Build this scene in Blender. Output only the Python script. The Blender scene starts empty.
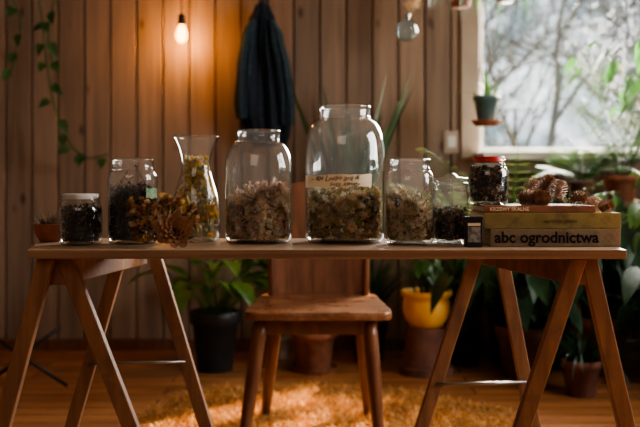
import bpy, math, random
from mathutils import Vector, Matrix, Euler
R=random.Random(7)
scene=bpy.context.scene
COL=scene.collection
CAMZ=.89
# ------------------------------------------------------------ materials
def nodes(name):
    m=bpy.data.materials.new(name); m.use_nodes=True
    nt=m.node_tree; nt.nodes.clear()
    out=nt.nodes.new('ShaderNodeOutputMaterial')
    return m,nt,out
def c4(c): return (c[0],c[1],c[2],1)
def simple(name,c1,c2=None,rough=.6,scale=20,spec=.4,metal=0,bump=.15,stretch=(1,1,1),detail=4,wear=None):
    m,nt,out=nodes(name); N=nt.nodes; L=nt.links
    p=N.new('ShaderNodeBsdfPrincipled'); L.new(p.outputs[0],out.inputs[0])
    p.inputs['Roughness'].default_value=rough; p.inputs['Metallic'].default_value=metal
    p.inputs['Specular IOR Level'].default_value=spec
    if c2 is None: c2=tuple(x*.75 for x in c1)
    tc=N.new('ShaderNodeTexCoord'); mp=N.new('ShaderNodeMapping'); mp.inputs['Scale'].default_value=stretch
    nz=N.new('ShaderNodeTexNoise'); nz.inputs['Scale'].default_value=scale; nz.inputs['Detail'].default_value=detail
    L.new(tc.outputs['Object'],mp.inputs[0]); L.new(mp.outputs[0],nz.inputs['Vector'])
    r=N.new('ShaderNodeValToRGB'); r.color_ramp.elements[0].position=.35; r.color_ramp.elements[1].position=.65
    r.color_ramp.elements[0].color=c4(c2); r.color_ramp.elements[1].color=c4(c1)
    L.new(nz.outputs['Fac'],r.inputs[0]); col=r.outputs[0]
    if wear:
        n2=N.new('ShaderNodeTexNoise'); n2.inputs['Scale'].default_value=wear[1]; n2.inputs['Detail'].default_value=8; n2.inputs['Roughness'].default_value=.7
        L.new(tc.outputs['Object'],n2.inputs['Vector'])
        r2=N.new('ShaderNodeValToRGB'); r2.color_ramp.elements[0].position=.5; r2.color_ramp.elements[1].position=.68
        r2.color_ramp.elements[0].color=(0,0,0,1); r2.color_ramp.elements[1].color=(.7,.7,.7,1); L.new(n2.outputs['Fac'],r2.inputs[0])
        mx=N.new('ShaderNodeMixRGB'); L.new(r2.outputs[0],mx.inputs[0]); L.new(col,mx.inputs[1]); mx.inputs[2].default_value=c4(wear[0]); col=mx.outputs[0]
        mr=N.new('ShaderNodeMapRange'); mr.inputs[3].default_value=rough*.75; mr.inputs[4].default_value=min(1,rough*1.9); L.new(n2.outputs['Fac'],mr.inputs[0]); L.new(mr.outputs[0],p.inputs['Roughness'])
    L.new(col,p.inputs['Base Color'])
    if bump>0:
        b=N.new('ShaderNodeBump'); b.inputs['Strength'].default_value=bump; b.inputs['Distance'].default_value=.002
        L.new(nz.outputs['Fac'],b.inputs['Height']); L.new(b.outputs[0],p.inputs['Normal'])
    return m
def wood(name,c1,c2,rough=.45,stretch=(30,30,2),scale=1.5,spec=.4,bump=.2,wear=None):
    return simple(name,c1,c2,rough,scale,spec,0,bump,stretch,6,wear)
def leafmat(name,c1,c2,tr=.35,rough=.45):
    m,nt,out=nodes(name); N=nt.nodes; L=nt.links
    p=N.new('ShaderNodeBsdfPrincipled'); p.inputs['Roughness'].default_value=rough
    t=N.new('ShaderNodeBsdfTranslucent'); mx=N.new('ShaderNodeMixShader'); mx.inputs[0].default_value=tr
    tc=N.new('ShaderNodeTexCoord'); nz=N.new('ShaderNodeTexNoise'); nz.inputs['Scale'].default_value=9
    r=N.new('ShaderNodeValToRGB'); r.color_ramp.elements[0].position=.3; r.color_ramp.elements[1].position=.7
    r.color_ramp.elements[0].color=c4(c2); r.color_ramp.elements[1].color=c4(c1)
    L.new(tc.outputs['Object'],nz.inputs['Vector']); L.new(nz.outputs['Fac'],r.inputs[0])
    L.new(r.outputs[0],p.inputs['Base Color']); L.new(r.outputs[0],t.inputs[0])
    L.new(p.outputs[0],mx.inputs[1]); L.new(t.outputs[0],mx.inputs[2]); L.new(mx.outputs[0],out.inputs[0])
    return m
def glassmat(name,tint=(.97,.985,.98),edge=(.50,.54,.52),milk=.035,refl=.75):
    m,nt,out=nodes(name); N=nt.nodes; L=nt.links
    lw=N.new('ShaderNodeLayerWeight'); lw.inputs[0].default_value=.5
    r=N.new('ShaderNodeValToRGB'); e=r.color_ramp.elements
    e[0].position=.5; e[0].color=c4(tint); e[1].position=.98; e[1].color=c4(edge)
    L.new(lw.outputs['Facing'],r.inputs[0])
    t=N.new('ShaderNodeBsdfTransparent'); L.new(r.outputs[0],t.inputs[0])
    g=N.new('ShaderNodeBsdfGlossy'); g.inputs['Roughness'].default_value=.05
    nz=N.new('ShaderNodeTexNoise'); nz.inputs['Scale'].default_value=14; nz.inputs['Detail'].default_value=1
    tc=N.new('ShaderNodeTexCoord'); L.new(tc.outputs['Object'],nz.inputs['Vector'])
    b=N.new('ShaderNodeBump'); b.inputs['Strength'].default_value=.7; b.inputs['Distance'].default_value=.008
    L.new(nz.outputs['Fac'],b.inputs['Height']); L.new(b.outputs[0],g.inputs['Normal'])
    pw=N.new('ShaderNodeMath'); pw.operation='POWER'; pw.inputs[1].default_value=3.0; L.new(lw.outputs['Facing'],pw.inputs[0])
    ma=N.new('ShaderNodeMath'); ma.operation='MULTIPLY_ADD'; ma.inputs[1].default_value=refl; ma.inputs[2].default_value=.065; ma.use_clamp=True
    L.new(pw.outputs[0],ma.inputs[0])
    d=N.new('ShaderNodeBsdfTranslucent'); d.inputs[0].default_value=(.85,.84,.80,1)
    m0=N.new('ShaderNodeMixShader'); m0.inputs[0].default_value=milk
    L.new(t.outputs[0],m0.inputs[1]); L.new(d.outputs[0],m0.inputs[2])
    mx=N.new('ShaderNodeMixShader'); L.new(ma.outputs[0],mx.inputs[0]); L.new(m0.outputs[0],mx.inputs[1]); L.new(g.outputs[0],mx.inputs[2])
    L.new(mx.outputs[0],out.inputs[0]); return m
def bulbmat():
    m,nt,out=nodes('amber_bulb_glass'); N=nt.nodes; L=nt.links
    e=N.new('ShaderNodeEmission'); e.inputs[0].default_value=(1,.40,.08,1); e.inputs[1].default_value=8
    t=N.new('ShaderNodeBsdfTransparent'); t.inputs[0].default_value=(1,.8,.5,1)
    a=N.new('ShaderNodeAddShader'); L.new(e.outputs[0],a.inputs[0]); L.new(t.outputs[0],a.inputs[1]); L.new(a.outputs[0],out.inputs[0]); return m

GLASS=glassmat('clear_glass',milk=.022,refl=1.0)
PANE=glassmat('window_glass',(.97,.98,.98),(.9,.9,.9),.0,.15)
TABLEW=wood('table_wood',(.45,.315,.21),(.32,.215,.14),.30,(2,40,40),1.2,.5,.2,((.24,.15,.095),9))
EDGEW=wood('ply_edge',(.26,.16,.09),(.155,.09,.052),.5,(3,3,160),1.0)
LEGW=wood('trestle_pine',(.245,.125,.06),(.145,.07,.035),.4,(40,40,3),1.0,.4,.2,((.095,.047,.027),7))
CHAIRW=wood('chair_wood',(.25,.10,.042),(.11,.041,.019),.22,(4,30,30),1.2,.65,.2,((.40,.23,.12),14))
CHAIRL=wood('chair_leg_wood',(.17,.068,.03),(.09,.034,.017),.35,(30,30,4),1.2)
CHAIRD=wood('chair_dark_wood',(.18,.074,.037),(.095,.038,.02),.35,(30,30,4),1.2)
SHELFW=wood('shelf_wood',(.20,.11,.065),(.12,.065,.04),.5)
METAL=simple('dull_metal',(.25,.24,.22),None,.35,30,.5,.9,0)
BLACK=simple('black_plastic',(.015,.015,.017),None,.4)
TERRA=simple('terracotta',(.28,.115,.062),(.19,.072,.04),.8,25)
TERRAD=simple('old_terracotta',(.15,.065,.042),(.09,.04,.028),.85,15)
REDBOWL=simple('red_brown_clay',(.30,.10,.055),(.20,.065,.038),.6,30)
YELLOW=simple('yellow_glaze',(.72,.40,.07),(.58,.29,.045),.45,12)
WHITEP=simple('white_ceramic',(.60,.56,.52),None,.4)
DARKP=simple('dark_pot',(.022,.024,.027),None,.5)
TEAL=simple('teal_pot',(.07,.14,.16),None,.5)
SOIL=simple('soil',(.035,.022,.014),(.015,.01,.007),.95,90,.2,0,.8)
WHITE=simple('white_paint',(.58,.58,.56),(.52,.52,.50),.5,6,.4,0,.03)
CASING=simple('casing_paint',(.38,.31,.25),(.31,.25,.20),.5,6,.4,0,.03)
RADI=simple('radiator_paint',(.06,.075,.08),None,.5)
GREEN=leafmat('leaf_green',(.065,.165,.04),(.028,.08,.02))
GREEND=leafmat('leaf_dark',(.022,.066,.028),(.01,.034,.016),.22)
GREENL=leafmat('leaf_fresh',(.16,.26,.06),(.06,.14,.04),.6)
GREENY=leafmat('leaf_yellow_green',(.14,.24,.035),(.05,.12,.02),.5)
SNAKE=leafmat('leaf_snake',(.07,.13,.06),(.03,.06,.03),.1)
COATM=simple('navy_cloth',(.020,.030,.044),(.011,.016,.025),.85,60,.2,0,.4)
COATM2=simple('slate_cloth',(.033,.058,.076),(.018,.032,.044),.8,60,.2,0,.4)
CORD=simple('cord',(.20,.14,.09),None,.9)
def dry(name,c,t=.3): return leafmat(name,c,tuple(x*.6 for x in c),t,.8)
D_TAN=dry('dried_tan',(.76,.53,.30)); D_CREAM=dry('dried_cream',(.94,.82,.64)); D_BRN=dry('dried_brown',(.38,.19,.09))
D_OLV=dry('dried_olive',(.44,.39,.15)); D_DK=dry('dried_dark',(.07,.05,.035)); D_YEL=dry('dried_yellow',(.95,.62,.14))
D_GRY=dry('dried_grey',(.76,.66,.55)); D_PNK=dry('dried_pink',(.82,.54,.43)); D_BLK=dry('dried_black',(.022,.02,.018),.05)
D_RUST=dry('dried_rust',(.17,.075,.04),.1); D_RUSTL=dry('dried_rust_light',(.30,.145,.07),.15); D_GRN=dry('dried_green',(.28,.34,.13)); D_CORE=dry('dried_core',(.18,.125,.075),.1)
D_GOLD=dry('dried_gold',(.60,.35,.11))

# ------------------------------------------------------------ mesh helpers
def obj(name,vs,fs,mats,parent=None,loc=(0,0,0),smooth=False,mi=None,rot=None):
    me=bpy.data.meshes.new(name); me.from_pydata([tuple(v) for v in vs],[],fs); me.update()
    if not isinstance(mats,(list,tuple)): mats=[mats]
    for m in mats: me.materials.append(m)
    if mi is not None: me.polygons.foreach_set('material_index',mi)
    if smooth: me.polygons.foreach_set('use_smooth',[True]*len(me.polygons))
    o=bpy.data.objects.new(name,me); COL.objects.link(o); o.location=loc
    if rot: o.rotation_euler=rot
    if parent: o.parent=parent
    return o
def root(name,label,cat,loc,group=None,rot=None):
    o=bpy.data.objects.new(name,None); COL.objects.link(o); o.location=loc; o.empty_display_size=.05
    o['label']=label; o['category']=cat
    if group: o['group']=group
    if rot: o.rotation_euler=rot
    return o
def tag(o,label,cat,kind=None,group=None):
    o['label']=label; o['category']=cat
    if kind: o['kind']=kind
    if group: o['group']=group
    return o
def lathe(prof,seg=48):
    vs=[];fs=[];idx=[]
    for (r,z) in prof:
        if r<1e-6: idx.append([len(vs)]); vs.append((0,0,z))
        else:
            idx.append(list(range(len(vs),len(vs)+seg)))
            for i in range(seg):
                a=2*math.pi*i/seg; vs.append((r*math.cos(a),r*math.sin(a),z))
    for a,b in zip(idx,idx[1:]):
        for i in range(seg):
            j=(i+1)%seg
            if len(a)==1 and len(b)==1: continue
            if len(a)==1: fs.append((a[0],b[j],b[i]))
            elif len(b)==1: fs.append((a[i],a[j],b[0]))
            else: fs.append((a[i],a[j],b[j],b[i]))
    return vs,fs
def boxv(x0,x1,y0,y1,z0,z1):
    vs=[(x0,y0,z0),(x1,y0,z0),(x1,y1,z0),(x0,y1,z0),(x0,y0,z1),(x1,y0,z1),(x1,y1,z1),(x0,y1,z1)]
    fs=[(0,3,2,1),(4,5,6,7),(0,1,5,4),(1,2,6,5),(2,3,7,6),(3,0,4,7)]
    return vs,fs
def bevel(o,w=.002,s=2):
    b=o.modifiers.new('bevel','BEVEL'); b.width=w; b.segments=s; b.limit_method='ANGLE'; return o
def box(name,x0,x1,y0,y1,z0,z1,mat,parent=None,bv=.002):
    vs,fs=boxv(x0,x1,y0,y1,z0,z1); o=obj(name,vs,fs,mat,parent)
    if bv: bevel(o,bv)
    return o
def frame_of(d):
    d=Vector(d).normalized(); up=Vector((0,0,1)) if abs(d.z)<.95 else Vector((0,1,0))
    s=d.cross(up).normalized(); u=s.cross(d).normalized(); return d,s,u
def between(name,p0,p1,w,dpt,mat,parent=None,bv=.002):
    p0=Vector(p0);p1=Vector(p1); vs=[]
    for p in (p0,p1):
        for sx,sy in ((-1,-1),(1,-1),(1,1),(-1,1)): vs.append((p.x+sx*w/2,p.y+sy*dpt/2,p.z))
    fs=[(0,3,2,1),(4,5,6,7),(0,1,5,4),(1,2,6,5),(2,3,7,6),(3,0,4,7)]
    o=obj(name,vs,fs,mat,parent); bevel(o,bv); return o
def tube_data(pts,rads,seg=8,vs=None,fs=None):
    vs=[] if vs is None else vs; fs=[] if fs is None else fs
    n=len(pts); rings=[]
    for i,p in enumerate(pts):
        p=Vector(p); a=Vector(pts[max(i-1,0)]); b=Vector(pts[min(i+1,n-1)])
        d,s,u=frame_of(b-a if (b-a).length>1e-9 else Vector((0,0,1)))
        r=rads[i] if isinstance(rads,(list,tuple)) else rads
        rings.append(list(range(len(vs),len(vs)+seg)))
        for k in range(seg):
            t=2*math.pi*k/seg; vs.append(tuple(p+s*math.cos(t)*r+u*math.sin(t)*r))
    for a,b in zip(rings,rings[1:]):
        for k in range(seg): j=(k+1)%seg; fs.append((a[k],a[j],b[j],b[k]))
    fs.append(tuple(reversed(rings[0]))); fs.append(tuple(rings[-1]))
    return vs,fs
def tube(name,pts,rads,mat,parent=None,seg=8):
    vs,fs=tube_data(pts,rads,seg); return obj(name,vs,fs,mat,parent,smooth=True)
def strap(vs,fs,base,az,el,L,W,droop,n=7,taper=.5,fold=.25):
    p=Vector(base); rows=[]; e=el
    side=Vector((-math.sin(az),math.cos(az),0))
    for i in range(n+1):
        t=i/n; w=W*(math.sin(math.pi*min(1,.12+t*.88)**taper) if t<1 else 0)+.0004
        d=Vector((math.cos(az)*math.cos(e),math.sin(az)*math.cos(e),math.sin(e)))
        up=d.cross(side).normalized()
        k=len(vs); vs+= [tuple(p-side*w/2-up*w*fold*-.5),tuple(p),tuple(p+side*w/2+up*w*fold*.5)]
        rows.append(k); p=p+d*(L/n); e-=droop/n
    for a,b in zip(rows,rows[1:]):
        fs.append((a,a+1,b+1,b)); fs.append((a+1,a+2,b+2,b+1))
def blade(vs,fs,p,d,nrm,L,W,shape='heart',curl=.15):
    d=Vector(d).normalized(); nrm=Vector(nrm); s=d.cross(nrm)
    if s.length<1e-4: s=d.cross(Vector((.3,.5,.8)))
    s.normalize(); nn=s.cross(d).normalized()
    if shape=='heart': prof=[(-.12,.22),(0,.42),(.2,.5),(.45,.42),(.7,.25),(.88,.1),(1,0)]
    else: prof=[(0,.03),(.2,.3),(.45,.45),(.7,.35),(.88,.15),(1,0)]
    rows=[]
    p=Vector(p)
    for t,w in prof:
        k=len(vs); c=p+d*(max(t,0) if w else t)*L - nn*curl*L*t*t
        off=d*(t*L if t<0 else 0)
        vs+= [tuple(c-s*w*W+off+nn*w*W*.3),tuple(c),tuple(c+s*w*W+off+nn*w*W*.3)]; rows.append(k)
    for a,b in zip(rows,rows[1:]):
        fs.append((a,a+1,b+1,b)); fs.append((a+1,a+2,b+2,b+1))
def rdir(rng): 
    while True:
        v=Vector((rng.uniform(-1,1),rng.uniform(-1,1),rng.uniform(-1,1)))
        if .05<v.length<1: return v.normalized()

# ------------------------------------------------------------ setting
PW=.137
def planks_mat():
    m,nt,out=nodes('wall_boards'); N=nt.nodes; L=nt.links
    p=N.new('ShaderNodeBsdfPrincipled'); L.new(p.outputs[0],out.inputs[0]); p.inputs['Roughness'].default_value=.5
    tc=N.new('ShaderNodeTexCoord'); sx=N.new('ShaderNodeSeparateXYZ'); L.new(tc.outputs['Object'],sx.inputs[0])
    di=N.new('ShaderNodeMath'); di.operation='DIVIDE'; di.inputs[1].default_value=PW; L.new(sx.outputs[0],di.inputs[0])
    fl=N.new('ShaderNodeMath'); fl.operation='FLOOR'; L.new(di.outputs[0],fl.inputs[0])
    wn=N.new('ShaderNodeTexWhiteNoise'); wn.noise_dimensions='1D'; L.new(fl.outputs[0],wn.inputs['W'])
    mp=N.new('ShaderNodeMapping'); mp.inputs['Scale'].default_value=(26,26,1.6); L.new(tc.outputs['Object'],mp.inputs[0])
    ad=N.new('ShaderNodeVectorMath'); ad.operation='ADD'; L.new(mp.outputs[0],ad.inputs[0])
    cb=N.new('ShaderNodeCombineXYZ'); mu=N.new('ShaderNodeMath'); mu.operation='MULTIPLY'; mu.inputs[1].default_value=37; L.new(wn.outputs['Value'],mu.inputs[0]); L.new(mu.outputs[0],cb.inputs[2])
    L.new(cb.outputs[0],ad.inputs[1])
    nz=N.new('ShaderNodeTexNoise'); nz.inputs['Scale'].default_value=1; nz.inputs['Detail'].default_value=5; nz.inputs['Distortion'].default_value=.6; L.new(ad.outputs[0],nz.inputs['Vector'])
    r=N.new('ShaderNodeValToRGB'); e=r.color_ramp.elements; e[0].position=.3; e[1].position=.7
    e[0].color=(.18,.124,.086,1); e[1].color=(.30,.21,.148,1); L.new(nz.outputs['Fac'],r.inputs[0])
    mr=N.new('ShaderNodeMapRange'); mr.inputs[3].default_value=.72; mr.inputs[4].default_value=1.1; L.new(wn.outputs['Value'],mr.inputs[0])
    mm=N.new('ShaderNodeVectorMath'); mm.operation='SCALE'; L.new(r.outputs[0],mm.inputs[0]); L.new(mr.outputs[0],mm.inputs['Scale'])
    mk=N.new('ShaderNodeMapping'); mk.inputs['Scale'].default_value=(7,7,3.2); L.new(tc.outputs['Object'],mk.inputs[0])
    vo=N.new('ShaderNodeTexVoronoi'); vo.inputs['Scale'].default_value=1; L.new(mk.outputs[0],vo.inputs['Vector'])
    kr=N.new('ShaderNodeValToRGB'); k=kr.color_ramp.elements; k[0].position=.05; k[0].color=(.3,.22,.18,1); k[1].position=.13; k[1].color=(1,1,1,1)
    L.new(vo.outputs['Distance'],kr.inputs[0])
    mx=N.new('ShaderNodeMixRGB'); mx.blend_type='MULTIPLY'; mx.inputs[0].default_value=1; L.new(mm.outputs[0],mx.inputs[1]); L.new(kr.outputs[0],mx.inputs[2])
    L.new(mx.outputs[0],p.inputs['Base Color'])
    return m
def floor_mat():
    m,nt,out=nodes('floor_boards'); N=nt.nodes; L=nt.links
    p=N.new('ShaderNodeBsdfPrincipled'); L.new(p.outputs[0],out.inputs[0]); p.inputs['Roughness'].default_value=.24
    tc=N.new('ShaderNodeTexCoord'); b=N.new('ShaderNodeTexBrick'); b.inputs['Scale'].default_value=1; b.inputs['Brick Width'].default_value=1.3; b.inputs['Row Height'].default_value=.11
    b.inputs['Mortar Size'].default_value=.0025; b.inputs['Color1'].default_value=(.46,.20,.078,1); b.inputs['Color2'].default_value=(.33,.14,.055,1); b.inputs['Mortar'].default_value=(.03,.015,.01,1)
    L.new(tc.outputs['Object'],b.inputs['Vector'])
    mp=N.new('ShaderNodeMapping'); mp.inputs['Scale'].default_value=(2,30,1); nz=N.new('ShaderNodeTexNoise'); nz.inputs['Scale'].default_value=1.5; nz.inputs['Detail'].default_value=5
    L.new(tc.outputs['Object'],mp.inputs[0]); L.new(mp.outputs[0],nz.inputs['Vector'])
    r=N.new('ShaderNodeValToRGB'); r.color_ramp.elements[0].position=.3; r.color_ramp.elements[0].color=(.6,.6,.6,1); r.color_ramp.elements[1].position=.65
    L.new(nz.outputs['Fac'],r.inputs[0]); mx=N.new('ShaderNodeMixRGB'); mx.blend_type='MULTIPLY'; mx.inputs[0].default_value=1
    L.new(b.outputs['Color'],mx.inputs[1]); L.new(r.outputs[0],mx.inputs[2]); L.new(mx.outputs[0],p.inputs['Base Color'])
    return m
YW=4.71; XL=-2.3; XR=2.3; YF=-1.2; ZC=2.55
WX0=.83; WX1=2.16; WZ0=1.03; WZ1=2.32
SY0=1.2; SY1=2.7
def structure(o): o['kind']='structure'; return o
vs,fs=boxv(XL-.1,XR+.1,YF-.1,YW+.2,-.1,0); structure(obj('floor',vs,fs,floor_mat()))
vs,fs=boxv(XL-.1,XR+.1,YF-.1,YW+.2,ZC,ZC+.1); structure(obj('ceiling',vs,fs,simple('ceiling_paint',(.26,.19,.14),None,.9)))
def grooved(vs,fs,x0,x1,z0,z1):
    xs=[x0]; k=math.floor(x0/PW)+1
    while k*PW<x1: xs.append(k*PW); k+=1
    xs.append(x1)
    prof=[]
    for a,b in zip(xs,xs[1:]):
        e=min(.007,(b-a)*.3)
        prof+= [(a,.018),(a+e,.0),(b-e,.0),(b,.018)]
    base=len(vs)
    for (x,y) in prof: vs.append((x,YW+y,z0)); vs.append((x,YW+y,z1))
    for i in range(len(prof)-1):
        if prof[i][0]==prof[i+1][0]: continue
        a=base+2*i; fs.append((a,a+2,a+3,a+1))
    v2,f2=boxv(x0,x1,YW+.019,YW+.16,z0,z1); k=len(vs); vs+=v2; fs+=[tuple(i+k for i in f) for f in f2]
vs=[];fs=[]
grooved(vs,fs,XL,WX0,0,ZC); grooved(vs,fs,WX0,WX1,0,WZ0); grooved(vs,fs,WX0,WX1,WZ1,ZC); grooved(vs,fs,WX1,XR,0,ZC)
structure(obj('wall_back',vs,fs,planks_mat()))
PLAIN=simple('side_wall_paint',(.20,.14,.10),None,.8,5)
vs,fs=boxv(XL-.1,XL,YF,YW,0,ZC); structure(obj('wall_left',vs,fs,PLAIN))
vs,fs=boxv(XL,XR,YF-.1,YF,0,ZC); structure(obj('wall_front',vs,fs,PLAIN))
vs=[];fs=[]
for b in ((YF,SY0,0,ZC),(SY1,YW,0,ZC),(SY0,SY1,0,.85),(SY0,SY1,2.25,ZC)):
    v2,f2=boxv(XR,XR+.1,b[0],b[1],b[2],b[3]); k=len(vs); vs+=v2; fs+=[tuple(i+k for i in f) for f in f2]
structure(obj('wall_right',vs,fs,PLAIN))
def multi(name,boxes,mat,parent=None,bv=.003):
    vs=[];fs=[]
    for b in boxes:
        v2,f2=boxv(*b); k=len(vs); vs+=v2; fs+=[tuple(i+k for i in f) for f in f2]
    o=obj(name,vs,fs,mat,parent)
    if bv: bevel(o,bv)
    return o
structure(multi('baseboard_back',[(XL,XR,YW-.018,YW-.0005,0,.06)],CHAIRD))
w=root('window_1','white framed window looking out on bare trees','window',(0,0,0)); w['kind']='structure'
fw=.03
multi('window_frame',[(WX0,WX0+fw,YW+.03,YW+.10,WZ0,WZ1),(WX1-fw,WX1,YW+.03,YW+.10,WZ0,WZ1),(WX0+fw,WX1-fw,YW+.03,YW+.10,WZ0,WZ0+fw),(WX0+fw,WX1-fw,YW+.03,YW+.10,WZ1-fw,WZ1)],WHITE,w)
vs,fs=boxv(WX0+fw,WX1-fw,YW+.064,YW+.066,WZ0+fw,WZ1-fw); obj('window_pane',[vs[0],vs[1],vs[5],vs[4]],[(0,1,2,3)],PANE,w)
multi('window_casing',[(WX0-.095,WX0,YW-.03,YW-.0005,WZ0-.03,WZ1+.09),(WX1,WX1+.09,YW-.03,YW-.0005,WZ0-.03,WZ1+.09),(WX0,WX1,YW-.03,YW-.0005,WZ1,WZ1+.09)],CASING,w)
multi('window_sill',[(WX0-.02,WX1+.12,YW-.26,YW+.03,WZ0-.04,WZ0),(WX0-.02,WX1+.09,YW-.05,YW-.0005,WZ0-.10,WZ0-.04)],WHITE,w)
w2=root('window_2','side window letting in daylight','window',(0,0,0)); w2['kind']='structure'
multi('window_frame',[(XR+.02,XR+.08,SY0,SY0+.05,.85,2.25),(XR+.02,XR+.08,SY1-.05,SY1,.85,2.25),(XR+.02,XR+.08,SY0+.05,SY1-.05,.85,.9),(XR+.02,XR+.08,SY0+.05,SY1-.05,2.2,2.25),(XR+.02,XR+.08,(SY0+SY1)/2-.02,(SY0+SY1)/2+.02,.9,2.2)],WHITE,w2)
rd=root('radiator','dark ribbed radiator beneath the window sill','radiator',(0,0,0))
multi('radiator_fins',[(WX0+.15+i*.06,WX0+.19+i*.06,YW-.14,YW-.04,.14,.78) for i in range(18)],RADI,rd,.006)
multi('radiator_rails',[(WX0+.13,WX0+1.24,YW-.12,YW-.06,.16,.20),(WX0+.13,WX0+1.24,YW-.12,YW-.06,.72,.76)],RADI,rd)
for xx in (.2,1.1): box('radiator_foot',WX0+xx,WX0+xx+.04,YW-.12,YW-.02,0,.16,RADI,rd)

# exterior
vs,fs=boxv(-30,40,5.2,60,-.6,-.5); tag(obj('garden_ground',vs,fs,simple('winter_grass',(.28,.27,.16),(.2,.18,.11),.95,.6)),'pale winter ground outside the window','ground','structure')
BARK=simple('misty_bark',(.17,.185,.19),(.09,.10,.105),.95,3)  # greyed bark: the outdoor haze is put into this colour
def tree(x,y,h,seed):
    rg=random.Random(seed); vs=[];fs=[]
    def br(p,d,L,r,dep):
        pts=[p];dd=d.copy(); n=4
        for i in range(n):
            dd=(dd+rdir(rg)*.16+Vector((0,0,.04))).normalized(); pts.append(pts[-1]+dd*L/n)
        tube_data(pts,[r*(1-.5*i/n) for i in range(n+1)],5,vs,fs)
        if dep==0: return
        for i in range(6 if dep>1 else 7):
            t=rg.uniform(.2,1); k=min(n-1,int(t*n)); q=pts[k].lerp(pts[k+1],t*n-k if t<1 else 1)
            nd=(dd+rdir(rg)*.85).normalized(); br(q,nd,L*rg.uniform(.45,.72),r*.46,dep-1)
    br(Vector((0,0,0)),Vector((rg.uniform(-.1,.1),0,1)).normalized(),h,h*.024,3)
    o=obj('bare_tree',vs,fs,BARK,loc=(x,y,-.5)); tag(o,'bare leafless tree in winter haze outside','tree',group='bare trees outside the window')
for i,(x,y,h) in enumerate([(2.2,9.3,2.5),(4.1,11.4,2.9),(2.6,15,3.6),(5.4,16.5,3.8),(3.8,22,4.8),(8.6,23,5.0),(5.4,31,6.2)]): tree(x,y,h,i+3)
BUSH=leafmat('misty_foliage',(.30,.33,.20),(.16,.19,.12),.5,.9)  # paled leaf colour carries the haze, no mist is modelled
for i,(x,y,s) in enumerate([(3.2,7.2,.66),(5.9,12.4,.9)]):
    rg=random.Random(50+i); vs=[];fs=[]
    for k in range(600):
        d=rdir(rg); p=Vector((d.x*s,d.y*s*.6,s*.9+d.z*s)); p=Vector((p.x,p.y,max(0,p.z)))
        p*=rg.uniform(.6,1.0)
        blade(vs,fs,p,rdir(rg),rdir(rg),.13*s+.04,.08*s+.03,'l')
    for k in range(40):
        d=rdir(rg); d.z=abs(d.z)+.3; tube_data([Vector((0,0,0)),d.normalized()*s*1.2],[.02,.005],4,vs,fs)
    tag(obj('evergreen_bush',vs,fs,BUSH,loc=(x,y,-.5)),'hazy evergreen bush outside the window','bush',group='bushes outside the window')

# ------------------------------------------------------------ table
tb=root('trestle_table_top','long brown plywood table top laid on trestles','table top',(0,1.98,.732))
v=[(-.586,-.18,0),(.614,-.18,0),(.665,.18,0),(-.665,.18,0)]
vs=[(a,b,0) for a,b,c in v]+[(a,b,.018) for a,b,c in v]
fs=[(0,3,2,1),(4,5,6,7),(0,1,5,4),(1,2,6,5),(2,3,7,6),(3,0,4,7)]
o=obj('board',vs,fs,[TABLEW,EDGEW],tb,mi=[0,0,1,1,1,1]); bevel(o,.0015)
def trestle(front,back,fy,by,rodz,label):
    t=root('trestle',label,'trestle',(0,0,0),'trestles under the table')
    zt=.728
    fx=(front[0]+front[2])/2; bx=(back[0]+back[2])/2
    vs=[]
    for (x,y) in ((fx,fy+.016),(bx,by+.05)):
        for sx,z in ((-.018,.672),(.018,.672),(.018,.7315),(-.018,.7315)): vs.append((x+sx,y,z))
    bevel(obj('beam',vs,[(0,1,2,3),(7,6,5,4),(0,4,5,1),(1,5,6,2),(2,6,7,3),(3,7,4,0)],LEGW,t),.002)
    for (q,y) in ((front,fy),(back,by)):
        between('leg',(q[1],y+(-.012 if y==fy else .0),0),(q[0],y,zt),.034,.024,LEGW,t)
        between('leg',(q[3],y+.026,0),(q[2],y+.026,zt),.034,.024,LEGW,t)
    def at(q,a,b,z): return q[b]+(q[a]-q[b])*z/zt
    tube('spreader_rod',[(at(back,0,1,rodz),by-.014,rodz),(at(back,2,3,rodz),by+.012,rodz)],.004,METAL,t)
    tube('spreader_rod',[(at(front,0,1,.25),fy-.014,.25),(at(front,2,3,.25),fy+.012,.25)],.004,METAL,t)
trestle((-.562,-.75,-.531,-.248),(-.499,-.706,-.435,-.217),1.85,2.29,.425,'orange-brown pine A-frame trestle under the jars end')
trestle((.529,.285,.558,.723),(.407,.176,.46,.598),1.85,2.29,.373,'orange-brown pine A-frame trestle under the books end')

# ------------------------------------------------------------ chair
ch=root('wooden_chair','old brown wooden chair with worn flat seat, behind the table','chair',(-.005,3.1,0))
vs=[]
def seat_pt(a):
    x=math.copysign(abs(math.cos(a))**.17,math.cos(a)); y=math.copysign(abs(math.sin(a))**.17,math.sin(a))
    return x*(.232+(-y)*.008-(.012 if y>0 else 0)),y*.24
NS=96
rings=[]
for (sc,z) in ((.95,.440),(.995,.443),(1,.449),(1,.462),(.992,.467),(.97,.468),(.6,.465),(.3,.463)):
    rings.append(len(vs))
    for i in range(NS):
        x,y=seat_pt(2*math.pi*i/NS+.01); vs.append((x*sc,y*sc,z))
fs=[tuple(range(NS-1,-1,-1))]
for a,b in zip(rings,rings[1:]):
    for i in range(NS): j=(i+1)%NS; fs.append((a+i,a+j,b+j,b+i))
fs.append(tuple(rings[-1]+i for i in range(NS)))
obj('seat',vs,fs,CHAIRW,ch,smooth=False)
multi('apron',[(-.19,.19,-.195,-.175,.39,.438),(-.19,-.17,-.175,.19,.39,.438),(.17,.19,-.175,.19,.39,.438),(-.17,.17,.17,.19,.39,.438)],CHAIRD,ch)
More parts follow.
